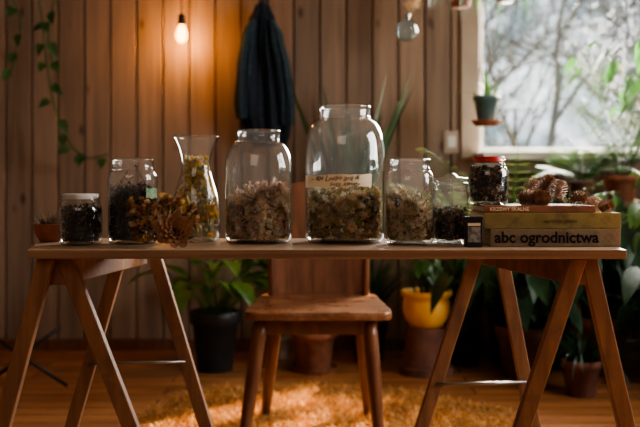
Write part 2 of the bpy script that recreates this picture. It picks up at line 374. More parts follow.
for (tx,ty,bx,by) in ((-.185,-.18,-.248,-.215),(.165,-.18,.20,-.215),(.15,.19,.185,.24),(-.15,.19,-.2,.24)):
    pts=[(tx+(bx-tx)*t,ty+(by-ty)*t,.438*(1-t)) for t in (0,.12,.3,.55,.8,1)]
    tube('leg',pts,[.022,.0235,.0235,.022,.019,.016],CHAIRL,ch,16)
for s in (-1,1): tube('back_post',[(s*.172,.20,.43),(s*.174,.225,.65),(s*.176,.25,.90)],[.014,.014,.011],CHAIRD,ch,12)
vs=[];fs=[];nn=16
for i in range(nn+1):
    t=i/nn*2-1
    for (z,o_) in ((.4685,0),(.87,.028)):
        for dy in (-.006,.006): vs.append((t*.162,.205+o_+.02*(1-t*t)+dy,z+(.015*(1-t*t) if z>.5 else 0)))
for i in range(nn):
    a=i*4;b=a+4; fs+=[(a,b,b+2,a+2),(a+1,a+3,b+3,b+1),(a+2,b+2,b+3,a+3),(a,a+1,b+1,b)]
fs+=[(0,2,3,1),(nn*4,nn*4+1,nn*4+3,nn*4+2)]
obj('backrest',vs,fs,CHAIRD,ch)

# ------------------------------------------------------------ glass jars
def jar_profile(Rr,H,nr,nh,sh):
    z1=H-nh-sh; p=[(0,.006),(Rr*.6,.005),(Rr*.82,.0),(Rr*.93,.002),(Rr*.985,.010),(Rr,.022)]
    k=6
    for i in range(1,k): p.append((Rr,.022+(z1-.022)*i/k))
    p.append((Rr,z1))
    for i in range(1,9):
        a=i/8*math.pi/2; p.append((nr+(Rr-nr)*math.cos(a),z1+sh*math.sin(a)))
    p+= [(nr+.0025,H-nh+.002),(nr+.0025,H-nh+.004),(nr+.0005,H-nh+.006)]
    zt=H-.008; z=H-nh+.007; m=max(1,int((zt-z)/.007)); 
    for i in range(m):
        zz=z+(zt-z)*i/m; p+= [(nr,zz),(nr+.0022,zz+(zt-z)/m*.5)]
    p+= [(nr,zt),(nr+.0026,H-.006),(nr+.0026,H-.002),(nr,H),(nr-.003,H-.001),(nr-.0035,H-.005)]
    return p
def lid(Rl,h,mat,parent,z):
    pr=[(Rl-.002,0),(Rl+.0008,.0008),(Rl,.002),(Rl,h-.002),(Rl-.0018,h),(Rl-.006,h),(Rl-.008,h-.0012),(0,h-.0012)]
    vs,fs=lathe(pr,56); return obj('lid',vs,fs,mat,parent,(0,0,z),True)
def jar(label,x,y,z,Rr,H,nr,nh,sh,group=None):
    r=root('glass_jar',label,'jar',(x,y,z),group)
    vs,fs=lathe(jar_profile(Rr,H,nr,nh,sh),64); obj('jar_body',vs,fs,GLASS,r,smooth=True)
    return r
def petals(vs,fs,rg,p,s,m=8,wd=.28,lay=1):
    d,sx,u=frame_of(rdir(rg))
    for l_ in range(lay):
        for i in range(m):
            t=2*math.pi*i/m+l_*.4; dr=(sx*math.cos(t)+u*math.sin(t)+d*(rg.uniform(.1,.6)+.8*l_)).normalized()
            sd=dr.cross(d).normalized()*s*wd; k3=len(vs)
            vs.extend([tuple(p),tuple(p+dr*s*.5+sd),tuple(p+dr*s*.85+d*s*.12),tuple(p+dr*s*.5-sd)]); fs.append((k3,k3+1,k3+2,k3+3))
def herbs(name,label,x,y,z,Rr,h,n,size,pal,seed,kinds=(.5,.3,.2),core=D_DK,top=.25,cat='dried herbs',sprigs=0,wd=.26,big=1.5):
    rg=random.Random(seed); vs=[];fs=[];mi=[]
    mats=[core]+[p[0] for p in pal]; wts=[p[1] for p in pal]
    seg=28; ringsz=6; base=len(vs)
    hump=[(rg.uniform(0,6.28),rg.uniform(.5,1)) for _ in range(3)]
    def hm(a): return 1+top*.5*sum(math.sin(a*k2+hp[0])*hp[1]*.4 for k2,hp in enumerate(hump,1))
    for k in range(ringsz+1):
        t=k/ringsz
        for i in range(seg):
            a=2*math.pi*i/seg; rr=Rr*(.74+.08*rg.random())*(.9 if k==0 else 1)*(.8 if k==ringsz else 1); vs.append((rr*math.cos(a),rr*math.sin(a),.004+t*h*.74*(1+(hm(a)-1)*t)))
    for k in range(ringsz):
        for i in range(seg): j=(i+1)%seg; a=base+k*seg; fs.append((a+i,a+j,a+seg+j,a+seg+i)); mi.append(0)
    vs.append((0,0,h*.76)); c=len(vs)-1
    for i in range(seg): fs.append((base+ringsz*seg+i,base+ringsz*seg+(i+1)%seg,c)); mi.append(0)
    def inside(v,s=.97):
        rr=math.hypot(v[0],v[1]); lim=Rr*s*(.90 if v[2]<.012 else 1)
        zz=max(v[2],.003)
        return (v[0]*lim/rr,v[1]*lim/rr,zz) if rr>lim else (v[0],v[1],zz)
    for e in range(n):
        a=rg.uniform(0,2*math.pi)
        if rg.random()<.68: rr=Rr*rg.uniform(.76,.94); zz=h*rg.uniform(.01,1.0)
        else: rr=Rr*math.sqrt(rg.random())*.9; zz=h*rg.uniform(.74,1.08)
        zz*=1+(hm(a)-1)*(zz/h)
        p=Vector((rr*math.cos(a),rr*math.sin(a),zz)); k=rg.choices(range(1,len(mats)),wts)[0]
        s=size*rg.uniform(.5,big); b=len(vs); f0=len(fs); q=rg.random()
        if q<kinds[0]: blade(vs,fs,p,rdir(rg),rdir(rg),s*1.3,s*.6,'l',rg.uniform(-.6,.6))
        elif q<kinds[0]+kinds[1]: petals(vs,fs,rg,p,s,9,wd,2)
        else:
            dr=rdir(rg); dr.z*=.6; s2=size*1.3; tube_data([p-dr*s2*1.8,p+rdir(rg)*s2*.3,p+dr*s2*1.8],[.00055]*3,3,vs,fs)
        for i in range(b,len(vs)): vs[i]=inside(vs[i])
        mi+= [k]*(len(fs)-f0)
    for e in range(sprigs):
        a=rg.uniform(0,6.28); rr=Rr*.85*math.sqrt(rg.random()); p0=Vector((rr*math.cos(a),rr*math.sin(a),h*.8)); a2=rg.uniform(0,6.28); r2=Rr*.85*math.sqrt(rg.random())
        p1=Vector((r2*math.cos(a2),r2*math.sin(a2),h*rg.uniform(1.02,1.55))); b=len(vs); f0=len(fs)
        tube_data([p0,(p0+p1)/2+rdir(rg)*.006,p1],[.0008]*3,3,vs,fs); mi+=[rg.randint(1,len(mats)-1)]*(len(fs)-f0); f0=len(fs)
        k=rg.choices(range(1,len(mats)),wts)[0]
        for t in range(5): petals(vs,fs,rg,p0.lerp(p1,rg.uniform(.5,1))+rdir(rg)*.003,size*rg.uniform(.35,.8),6,.22,1)
        mi+=[k]*(len(fs)-f0)
        for i in range(b,len(vs)): vs[i]=inside(vs[i])
    o=obj(name,vs,fs,mats,loc=(x,y,z),mi=mi); tag(o,label,cat,'stuff'); return o
TZ=.7505
j=jar('small squat glass jar with white lid full of dark seeds',-.518,1.95,TZ,.046,.106,.038,.016,.022)
lid(.0385,.012,WHITEP,j,.098)
herbs('dried_seeds','dark dried seeds filling the small squat jar',-.518,1.95,TZ+.004,.0445,.074,1500,.005,[(D_BLK,9),(D_DK,2),(D_BRN,.2)],1,(.8,.1,.1),D_BLK,.05)
j=jar('open glass jar with green label, packed with dark dried leaves',-.412,1.98,TZ,.054,.187,.044,.026,.022)
def wraplabel(parent,Rr,a0,a1,z0,z1,mat,name='label',wob=0,tilt=0):
    vs=[];fs=[];n=24
    for i in range(n+1):
        a=a0+(a1-a0)*i/n
        for q,z in enumerate((z0,z1)):
            vs.append(((Rr)*math.sin(a),-(Rr)*math.cos(a),z+tilt*(i/n-.5)+wob*math.sin(i*.45+q*2)+wob*.5*math.sin(i*1.7+q))) 
    for i in range(n): fs.append((2*i,2*i+2,2*i+3,2*i+1))
    o=obj(name,vs,fs,mat,parent); s=o.modifiers.new('s','SOLIDIFY'); s.thickness=.0003; s.offset=1; return o
wraplabel(j,.0543,.75,1.5,.100,.122,simple('green_label',(.06,.17,.08),(.30,.34,.22),.5,60),wob=.0015)
herbs('dried_leaves','dark crushed dried leaves in the open jar',-.412,1.98,TZ+.005,.052,.112,2400,.006,[(D_BLK,8),(D_DK,3),(D_BRN,.5)],2,(.65,.05,.3),D_BLK,.15,sprigs=14)
V=(-.282,2.05)
vr=root('glass_vase','clear glass carafe vase with flared mouth holding dried flowers','vase',(V[0],V[1],TZ))
pr=[(0,.008),(.030,.006),(.044,0),(.050,.004),(.0535,.014),(.0555,.030),(.0565,.050),(.0555,.072),(.052,.095),(.046,.118),(.039,.140),(.0335,.158),(.0315,.172),(.033,.186),(.0375,.202),(.0435,.219),(.050,.233),(.0520,.237),(.0515,.2395),(.0500,.2385)]
vs,fs=lathe(pr,64); obj('vase_body',vs,fs,GLASS,vr,smooth=True)
def prof_r(z):
    for (r0,z0),(r1,z1) in zip(pr[2:],pr[3:]):
        if z0<=z<=z1 and z1>z0: return r0+(r1-r0)*(z-z0)/(z1-z0)
    return .032
rg=random.Random(5); vs=[];fs=[];mi=[]
for k in range(40):
    a=rg.uniform(0,6.28); top=rg.uniform(.12,.20); q_=.04*math.sqrt(rg.random()); p1=Vector((math.cos(a)*q_,math.sin(a)*q_,.012)); ta=rg.uniform(0,6.28); rt=prof_r(top)*.85*rg.random()
    p2=Vector((math.cos(ta)*rt,math.sin(ta)*rt,top)); pm=(p1+p2)/2+Vector((rg.uniform(-.015,.015),rg.uniform(-.015,.015),0))
    f0=len(fs); tube_data([p1,pm,p2],[.0010]*3,4,vs,fs); mi+=[0]*(len(fs)-f0)
for k in range(330):
    z=rg.uniform(.045,.19) if rg.random()<.85 else rg.uniform(.012,.06); rr=prof_r(z)*math.sqrt(rg.uniform(.1,.92)); a=rg.uniform(0,6.28); p=Vector((rr*math.cos(a),rr*math.sin(a),z))
    f0=len(fs); s=rg.uniform(.007,.014)
    if rg.random()<.68: petals(vs,fs,rg,p,s,9,.24,2); m=rg.choice([2,2,2,2,7,3,4])
    else: blade(vs,fs,p,rdir(rg),rdir(rg),s*2.0,s*.5,'l',.4); m=rg.choice([1,3,1,5,6,6])
    mi+=[m]*(len(fs)-f0)
for i,v_ in enumerate(vs):
    z=max(v_[2],.011); lim=prof_r(z)-.003; rr=math.hypot(v_[0],v_[1]); vs[i]=(v_[0]*lim/rr,v_[1]*lim/rr,z) if rr>lim else (v_[0],v_[1],z)
tag(obj('dried_bouquet',vs,fs,[D_OLV,D_OLV,D_YEL,D_TAN,D_CREAM,D_DK,D_GRN,D_GOLD],loc=(V[0],V[1],TZ),mi=mi),'dried yellow strawflowers and stems inside the glass vase','dried flowers','stuff')
j=jar('large open glass jar holding pale dried flowers',-.138,2.02,TZ,.075,.252,.0465,.026,.06)
herbs('dried_flowers','pale pinkish beige dried flowers in the large jar',-.138,2.02,TZ+.006,.073,.088,2300,.0095,[(D_TAN,2.6),(D_CREAM,2.2),(D_PNK,3),(D_BRN,2),(D_GRY,1.4),(D_OLV,.6),(D_DK,.7)],3,(.08,.50,.42),D_CORE,.9,sprigs=90,wd=.16,big=1.8)
BJ=(.056,2.035)
j=jar('biggest round glass jar with handwritten paper label',BJ[0],BJ[1],TZ,.0895,.307,.056,.030,.075)
herbs('dried_blossoms','mixed cream, green and brown dried blossoms in the biggest jar',BJ[0],BJ[1],TZ+.007,.087,.090,2800,.0100,[(D_TAN,3),(D_CREAM,2.4),(D_BRN,2),(D_GOLD,1.2),(D_OLV,1.4),(D_GRN,1.1),(D_DK,.9)],4,(.12,.46,.42),D_CORE,.8,sprigs=100,wd=.16,big=1.8)
LABELM=simple('paper_label',(.84,.74,.54),(.74,.63,.45),.7,14,.2,0,.02)
wraplabel(j,.0900,-1.35,.68,.124,.151,LABELM,wob=.0010,tilt=.004)
INK=simple('ink',(.012,.012,.02),None,.6,20,.2,0,0)
def text_mesh(body,size,align='CENTER',ext=.0002,off=0):
    cu=bpy.data.curves.new('t','FONT'); cu.body=body; cu.size=size; cu.align_x=align; cu.align_y='CENTER'; cu.extrude=ext; cu.offset=off
    o=bpy.data.objects.new('t',cu); COL.objects.link(o); dg=bpy.context.evaluated_depsgraph_get()
    me=bpy.data.meshes.new_from_object(o.evaluated_get(dg)); bpy.data.objects.remove(o); return me
def put_text(name,body,size,mat,parent,fn,ext=.0002,off=0,align='CENTER'):
    me=text_mesh(body,size,align,ext,off)
    for v_ in me.vertices: v_.co=fn(v_.co)
    me.materials.clear(); me.materials.append(mat)
    o=bpy.data.objects.new(name,me); COL.objects.link(o); o.parent=parent; return o
def wrapfn(Rr,ac,zc,shear=.45):
    def f(c): 
        x=c.x*1.02; a=ac+(x+c.y*shear)/Rr; return Vector(((Rr+c.z)*math.sin(a),-(Rr+c.z)*math.cos(a),zc+c.x*.02+c.y*(1+.3*math.sin(c.x*330))+.0010*math.sin(c.x*160)))
    return f
put_text('handwriting','– flos Lavan ara &',.0160,INK,j,wrapfn(.0912,-.30,.1435),off=-.0001)
put_text('handwriting','susz. kwiaty',.0135,INK,j,wrapfn(.0912,-.02,.1310),off=-.0001)
j=jar('open glass preserving jar with grey dried herbs',.196,1.965,TZ,.053,.186,.042,.026,.030)
herbs('dried_herbs','greyish dried herbs in the open preserving jar',.196,1.965,TZ+.006,.051,.076,1700,.0085,[(D_GRY,2),(D_TAN,2.4),(D_OLV,1.2),(D_BRN,1.6),(D_CREAM,2),(D_GRN,.8),(D_DK,.6)],6,(.12,.45,.43),D_CORE,.8,sprigs=56,wd=.16,big=1.8)
j=jar('small glass jar with clear glass lid and dark tea leaves',.289,1.995,TZ,.040,.134,.037,.018,.014)
vs,fs=lathe([(.036,-.004),(.0385,.001),(.040,.003),(.040,.007),(.037,.010),(.016,.012),(.014,.016),(.010,.019),(0,.020)],48); obj('lid',vs,fs,GLASS,j,(0,0,.1345),True)
herbs('loose_tea','dark loose tea leaves in the small jar',.289,1.995,TZ+.005,.038,.068,1100,.006,[(D_DK,3),(D_BLK,3),(D_BRN,2),(D_OLV,1)],7,(.7,.1,.2),D_BLK,.2)

# ------------------------------------------------------------ books
BW=((.10,.068,.045),30)
CREAM=simple('beige_cover',(.30,.22,.14),(.20,.14,.09),.65,14,wear=BW)
YCOV=simple('mustard_cover',(.42,.32,.10),(.32,.24,.07),.6,10,wear=BW)
REDC=simple('rust_booklet_cover',(.30,.13,.072),(.22,.095,.055),.6,10,wear=BW)
PAGES=simple('page_block',(.62,.52,.38),(.42,.34,.24),.9,1,.2,0,.3,(3,3,900))
OLIVE=simple('olive_yellow_cover',(.30,.245,.09),(.20,.16,.06),.6,12,wear=BW)
def book(label,x,y,z,wd,dp,th,cov,spine,rot=0):
    b=root('book',label,'book',(x,y,z),'stacked gardening books on the table',(0,0,rot))
    box('page_block',-wd/2+.004,wd/2-.004,-dp/2+.003,dp/2-.004,.0022,th-.0022,PAGES,b,0)
    multi('cover',[(-wd/2,wd/2,-dp/2+.0022,dp/2,0,.002),(-wd/2,wd/2,-dp/2+.0022,dp/2,th-.002,th)],cov,b,.0006)
    multi('spine',[(-wd/2,wd/2,-dp/2,-dp/2+.0021,0,th)],spine,b,.0009)
    return b
def flatfn(x,y,z,s=1):
    return lambda c: Vector((x+c.x*s,y-c.z,z+c.y))
b1=book('thick worn beige hardback with black lowercase title on spine',.4935,1.98,TZ,.272,.19,.037,YCOV,CREAM,0)
put_text('spine_title','abc ogrodnictwa',.0325,INK,b1,flatfn(-.128,-.0955,.0185,1.0),ext=.0002,off=.0008,align='LEFT')
Z2=TZ+.0375; T2=.033; Z3=Z2+T2+.0005; T3=.014
b2=book('olive yellow hardback with worn spine',.487,1.982,Z2,.288,.19,T2,YCOV,OLIVE,.012)
put_text('spine_title','uprawa roslin',.013,simple('faded_print',(.12,.09,.04),None,.6),b2,flatfn(-.02,-.0955,.016),align='LEFT')
b3=book('thin rust brown booklet with pale lettering',.462,1.975,Z3,.236,.165,T3,REDC,REDC,.0)
put_text('spine_title','KRZEWY SKALNE',.0105,LABELM,b3,flatfn(-.105,-.083,.007),off=.0003,align='LEFT')
tx=root('tea_tin','small black tin with pictured front beside the books','tin',(.3205,1.885,TZ))
box('tin_body',-.018,.018,-.014,.014,0,.056,BLACK,tx,.0015); box('tin_lid',-.0187,.0187,-.0147,.0147,.0563,.063,BLACK,tx,.0012)
box('picture',-.013,.013,-.0150,-.0142,.010,.042,simple('picture_print',(.35,.32,.28),(.08,.09,.10),.4,90,.4,0,0),tx,0)
box('picture_title',-.013,.013,-.0150,-.0142,.044,.050,LABELM,tx,0)
JZ=Z3+T3+.0005
j=jar('round glass jar with red lid of dark berries standing on books',.372,1.985,JZ,.043,.100,.034,.016,.026)
lid(.0352,.012,simple('red_enamel',(.50,.03,.025),None,.35),j,.093)
herbs('dried_berries','dark dried berries and flowers in the red-lidded jar',.372,1.985,JZ+.004,.0415,.070,900,.008,[(D_BLK,4),(D_DK,2),(D_GRY,1),(D_BRN,1)],9,(.3,.6,.1),D_BLK,.2)
def cone(x,y,z,s,rot,mat,label,name='pine_cone'):
    vs=[];fs=[]; n=90; 
    v0,f0=lathe([(0,0),(.12*s,.06*s),(.22*s,.3*s),(.2*s,.6*s),(.1*s,.9*s),(0,1.0*s)],10); vs+=v0; fs+=f0
    for i in range(n):
        t=i/n; a=i*2.39996; zz=s*(.05+.9*t); rr=s*.44*math.sin(math.pi*min(1,(.15+.85*t)))**.6+.02*s
        el=-.3+1.3*t; d=Vector((math.cos(a)*math.cos(el),math.sin(a)*math.cos(el),math.sin(el))); b0=Vector((math.cos(a)*.1*s,math.sin(a)*.1*s,zz))
        sd=Vector((-math.sin(a),math.cos(a),0))*s*.11; tip=b0+d*rr; up=Vector((0,0,s*.03)); k=len(vs)
        vs+=[tuple(b0-sd*.5),tuple(b0+sd*.5),tuple(tip*.85+b0*.15+sd),tuple(tip+up),tuple(tip*.85+b0*.15-sd),tuple(tip*.9+b0*.1-up)]
        fs+=[(k,k+1,k+2,k+4),(k+4,k+2,k+3),(k,k+4,k+5),(k+1,k+5,k+2),(k+4,k+3,k+5),(k+2,k+5,k+3)]
    o=obj(name,vs,fs,mat,loc=(x,y,z),rot=rot); tag(o,label,'pine cone',group='pine cones on the books'); return o
CONE=simple('cone_brown',(.42,.25,.15),(.20,.105,.065),.8,80); CONE2=simple('cone_grey',(.66,.50,.40),(.38,.26,.19),.8,80)
b3z=Z3+T3; b2z=Z2+T2
for i,(px,yy,zz,s,ro,mt) in enumerate([(521,1.95,b3z+.014,.036,(1.45,.2,.8),CONE),(533,1.99,b3z+.014,.040,(1.4,.3,2.2),CONE2),(545,1.94,b3z+.014,.034,(1.5,-.2,-.6),CONE),(557,1.98,b3z+.016,.038,(.1,.2,0),CONE2),(570,1.95,b3z+.014,.034,(1.5,.2,1.3),CONE),(543,2.0,b3z+.034,.036,(.6,.3,.3),CONE),(527,1.97,b3z+.034,.030,(.3,.7,.3),CONE2),(592,1.96,b2z+.014,.036,(1.5,.1,2.6),CONE2),(603,1.93,b2z+.012,.030,(1.5,.3,.2),CONE)]):
    cone((px-320)/900*yy,yy,zz,s,ro,mt,'open brown pine cone lying on the stacked books' if mt is CONE else 'greyish dried pine cone lying on the stacked books')

# ------------------------------------------------------------ dried rose bunch on table
db=root('dried_flower_bunch','dried brown rose with golden brown blossoms lying on table','dried flowers',(-.318,1.875,TZ))
def rose(parent,c,s,axis,mats):
    vs=[];fs=[];mi=[]; d,sx,u=frame_of(axis)
    c=Vector(c); rr=random.Random(2)
    for i in range(44):
        t=i/44; a=i*2.4; rad=s*(.03+.5*t); op=.05+1.05*t
        dr=sx*math.cos(a)+u*math.sin(a); base=c+dr*rad*.35
        out=(dr*math.sin(op)+d*math.cos(op)).normalized(); tang=d.cross(dr).normalized()
        Lp=s*(.62+.18*t); w_=s*(.14+.34*t); rows=[]
        for k in range(5):
            q=k/4; w2=w_*(.5,.9,1,.9,.5)[k]; cen=base+out*Lp*q+dr*(s*.16*q**3*(1+t)); kk=len(vs)
            for m_ in (-1,-.5,0,.5,1): vs.append(tuple(cen+tang*w2*m_*.9-dr*(w2*.5*m_*m_)+d*(rr.uniform(-.04,.04)*s)))
            rows.append(kk)
        for q_,(r0,r1) in enumerate(zip(rows,rows[1:])):
            for m_ in range(4): fs.append((r0+m_,r0+m_+1,r1+m_+1,r1+m_)); mi.append(1 if q_==3 else 0)
    vs=[(a,b,max(c_,.0008)) for a,b,c_ in vs]
    return obj('rose_head',vs,fs,mats,parent,smooth=True,mi=mi)
rose(db,(.018,-.018,.032),.037,(.12,-1,.35),[D_RUST,D_RUSTL])
vs=[];fs=[];mi=[]; rg=random.Random(21)
spr=[((-.070,.0,.075),12),((-.06,-.01,.050),12),((-.045,.01,.092),12),((-.062,.0,.028),12),((.022,.015,.094),12),((.044,.02,.078),12),((-.02,.0,.080),12),((-.040,-.01,.020),12),((-.005,.02,.100),12),((-.072,.01,.092),8),((-.036,0,.05),12),((-.050,.02,.066),12),((.055,.01,.050),8),((.0,.01,.080),12)]
for (c,n_) in spr:
    c=Vector(c); f0=len(fs); tube_data([Vector((.0,.012,.012)),c*.5+Vector((0,.01,.005)),c],[.0012,.001,.0008],4,vs,fs); mi.extend([0]*(len(fs)-f0))
    for i in range(n_):
        p=c+rdir(rg)*rg.uniform(.003,.015); p.z=max(p.z,.011); f0=len(fs); petals(vs,fs,rg,p,rg.uniform(.007,.013),10,.13,2); mi.extend([rg.choice([1,2,3,3,4,1,0,0])]*(len(fs)-f0))
for i in range(90):
    p=Vector((rg.uniform(-.07,.05),rg.uniform(-.005,.025),rg.uniform(.010,.09))); f0=len(fs); dd=rdir(rg); dd.z=abs(dd.z); blade(vs,fs,p,dd,rdir(rg),.024,.006,'l',.4); mi.extend([rg.choice([0,5,4,0,6])]*(len(fs)-f0))
vs=[(a,b,max(c_,.0008)) for a,b,c_ in vs]
obj('blossom_sprigs',vs,fs,[D_BRN,D_GOLD,D_TAN,D_RUSTL,D_RUST,D_OLV,D_DK],db,mi=mi)

# ------------------------------------------------------------ plants
def potted(name,label,x,y,z,pr_,ph,pm,leafm,kind,n,L,W,seed,el=(.6,1.4),droop=(.6,1.8),saucer=False,cat='plant',hang=None,azr=None,bowl=False,taper=.5):
    rg=random.Random(seed); r=root(name,label,cat,(x,y,z)); z0=0
    if saucer:
        vs,fs=lathe([(0,0),(pr_*1.0,0),(pr_*1.15,.02),(pr_*1.08,.02),(pr_*.95,.006),(0,.006)],32); obj('saucer',vs,fs,pm,r,smooth=False); z0=.0065
    if bowl: P=[(0,z0),(pr_*.62,z0),(pr_*.68,z0+.006),(pr_*.86,z0+ph*.22),(pr_*.98,z0+ph*.46),(pr_*.98,z0+ph*.66),(pr_*.90,z0+ph*.80),(pr_*1.0,z0+ph*.83),(pr_*1.06,z0+ph*.91),(pr_*1.04,z0+ph),(pr_*.96,z0+ph),(pr_*.9,z0+ph*.85)]
    else: P=[(0,z0),(pr_*.68,z0),(pr_*.72,z0+.004),(pr_*.93,z0+ph*.78),(pr_*1.02,z0+ph*.79),(pr_*1.04,z0+ph*.98),(pr_*1.0,z0+ph),(pr_*.92,z0+ph*.99),(pr_*.88,z0+ph*.85)]
    vs,fs=lathe(P,36)
    obj('pot',vs,fs,pm,r,smooth=True)
    vs,fs=lathe([(pr_*.9,z0+ph*.86),(pr_*.5,z0+ph*.89),(0,z0+ph*.9)],24); obj('soil',vs,fs,SOIL,r)
    vs=[];fs=[]; zb=z0+ph*.88
    for i in range(n):
        a=rg.uniform(*azr) if azr else rg.uniform(0,6.28); rr=pr_*.5*rg.random(); b=(rr*math.cos(a),rr*math.sin(a),zb); az=a+rg.uniform(-.5,.5)
        if kind=='strap': strap(vs,fs,b,az,rg.uniform(*el),L*rg.uniform(.6,1.1),W*rg.uniform(.7,1.1),rg.uniform(*droop),7,taper)
        elif kind=='sword': strap(vs,fs,b,az,rg.uniform(*el),L*rg.uniform(.6,1.1),W,rg.uniform(*droop),8,.45,.5)
        elif kind=='lily':
            e=rg.uniform(*el); LL=L*rg.uniform(.45,.75); p=Vector(b); pts=[p.copy()]
            for k in range(4):
                d=Vector((math.cos(az)*math.cos(e),math.sin(az)*math.cos(e),math.sin(e))); p=p+d*LL/4; e-=.12; pts.append(p.copy())
            tube_data(pts,[.004,.0035,.003,.0028,.0025],5,vs,fs)
            strap(vs,fs,tuple(p),az,e-.15,L*rg.uniform(.45,.6),W*rg.uniform(.8,1.2),rg.uniform(*droop),8,.85,.3)
        elif kind=='broad':
            e=rg.uniform(*el); LL=L*rg.uniform(.5,1.1); d=Vector((math.cos(az)*math.cos(e),math.sin(az)*math.cos(e),math.sin(e)))
            p0=Vector(b); p1=p0+d*LL*.6+Vector((0,0,LL*.1)); p2=p0+d*LL
            tube_data([p0,p1,p2],[.003,.0025,.002],5,vs,fs)
            dd=Vector((math.cos(az),math.sin(az),-.5-rg.random())); s=W*rg.uniform(.7,1.2)
            blade(vs,fs,p2,dd,Vector((0,0,1))+rdir(rg)*.4,s*1.5,s*.85,'heart',.25)
        elif kind=='feather':
            e=rg.uniform(*el); p=Vector(b); LL=L*rg.uniform(.6,1.1); dr=rg.uniform(*droop); m=18; pts=[p.copy()]
            side=Vector((-math.sin(az),math.cos(az),0))
            for k in range(m):
                d=Vector((math.cos(az)*math.cos(e),math.sin(az)*math.cos(e),math.sin(e))); p=p+d*LL/m; e-=dr/m; pts.append(p.copy())
                if k>2:
                    for s_ in (-1,1):
                        blade(vs,fs,p,(d*.6+side*s_+Vector((0,0,-.15))),Vector((0,0,1)),W*math.sin(math.pi*(k/m)**.8)+.02,.011,'l',.2)
            tube_data(pts,[.002]*len(pts),4,vs,fs)
    ylim=YW-.035-y; out=[]
    for (a,b_,c_) in vs:
        if b_>ylim*.7: b_=ylim*.7+(ylim*.3)*(1-math.exp(-(b_-ylim*.7)/(ylim*.3)))
        out.append((min(a,XR-.03-x),b_,c_))
    if not hang: out=[(a,b_,max(c_,.004)) for a,b_,c_ in out]
    obj('foliage',out,fs,leafm,r,smooth=True)
    if hang:
        for k in range(3):
            a=k*2.094+.5; tube('hanging_cord',[(pr_*1.0*math.cos(a),pr_*1.0*math.sin(a),z0+ph*.9),(0,0,z0+ph*.9+.32),(0,0,ZC-z)],.002,CORD,r,5)
    return r
potted('potted_lily','broad arching yellow-green leaves in near-black pot by the wall',-.49,4.22,0,.115,.28,DARKP,GREENY,'lily',34,.44,.085,1,(.7,1.45),(.9,1.8))
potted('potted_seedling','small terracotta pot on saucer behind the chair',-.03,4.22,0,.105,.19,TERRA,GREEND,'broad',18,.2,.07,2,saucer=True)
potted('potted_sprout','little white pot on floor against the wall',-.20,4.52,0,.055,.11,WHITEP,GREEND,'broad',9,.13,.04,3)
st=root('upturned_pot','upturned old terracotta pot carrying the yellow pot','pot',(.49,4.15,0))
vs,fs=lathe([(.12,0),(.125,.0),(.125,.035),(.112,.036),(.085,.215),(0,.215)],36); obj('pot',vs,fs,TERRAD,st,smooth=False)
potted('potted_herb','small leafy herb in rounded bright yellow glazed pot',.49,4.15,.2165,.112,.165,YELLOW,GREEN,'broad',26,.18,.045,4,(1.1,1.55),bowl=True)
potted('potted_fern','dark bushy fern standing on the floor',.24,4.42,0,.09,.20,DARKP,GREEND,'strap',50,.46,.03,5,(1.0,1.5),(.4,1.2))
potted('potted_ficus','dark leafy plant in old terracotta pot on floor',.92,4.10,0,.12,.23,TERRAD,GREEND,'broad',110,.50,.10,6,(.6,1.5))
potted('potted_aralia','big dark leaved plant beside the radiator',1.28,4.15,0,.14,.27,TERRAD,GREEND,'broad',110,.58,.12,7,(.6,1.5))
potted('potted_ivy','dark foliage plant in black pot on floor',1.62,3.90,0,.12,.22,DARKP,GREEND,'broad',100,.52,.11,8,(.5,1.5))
potted('potted_spider_plant','thin leaved plant in small old terracotta pot',1.08,3.72,0,.08,.15,TERRAD,GREEND,'strap',50,.34,.018,9,(.6,1.4),(1.0,2.4))
potted('potted_grass','arching strap leaved plant beside the trestle',.70,4.36,0,.09,.2,DARKP,GREEN,'strap',44,.58,.028,10,(.95,1.48),(.5,1.5))
sp=root('plant_stand','dark wooden plant stand against the wall','stand',(.12,4.48,0))
multi('stand_top',[(-.14,.14,-.14,.14,.48,.505)],SHELFW,sp)
for sx_ in (-1,1):
    for sy_ in (-1,1): between('leg',(sx_*.125,sy_*.12,0),(sx_*.11,sy_*.11,.48),.03,.03,SHELFW,sp)
potted('snake_plant','tall upright snake plant on the wooden stand',.14,4.46,.506,.11,.16,TERRAD,SNAKE,'sword',24,.80,.07,11,(1.08,1.45),(-.1,.15))
bn=root('plant_bench','low wooden bench crowded with potted plants','bench',(1.50,4.22,0))
multi('bench_top',[(-.36,.62,-.15,.15,.765,.795)],SHELFW,bn)
for sx_ in (-.33,.58):
    for sy_ in (-.12,.12): between('leg',(sx_,sy_,0),(sx_,sy_,.765),.035,.035,SHELFW,bn)
potted('potted_aloe','small dark pot of thin feathery leaves near window',1.22,4.2,.796,.055,.09,TERRAD,GREEN,'feather',14,.34,.05,12,(.7,1.4),(.4,1.5))
potted('potted_geranium','wide terracotta pot with feathery plant near window',1.40,4.18,.796,.082,.115,TERRA,GREEN,'feather',16,.56,.07,13,(.9,1.5),(.3,1.5))
potted('potted_monstera','large leaved plant rising before the window',1.66,4.2,.796,.09,.12,TERRAD,GREEN,'broad',34,.72,.075,14,(.75,1.45),azr=(1.5,4.8))
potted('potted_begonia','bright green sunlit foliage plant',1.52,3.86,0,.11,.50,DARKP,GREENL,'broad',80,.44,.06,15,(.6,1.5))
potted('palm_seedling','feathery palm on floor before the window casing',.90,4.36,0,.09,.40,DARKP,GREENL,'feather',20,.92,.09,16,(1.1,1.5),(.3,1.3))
potted('hanging_planter','teal hanging pot with trailing grass before the window',.792,4.28,1.1755,.062,.115,TEAL,GREEN,'strap',20,.18,.012,18,(.6,1.5),(.5,2.0),hang=True)
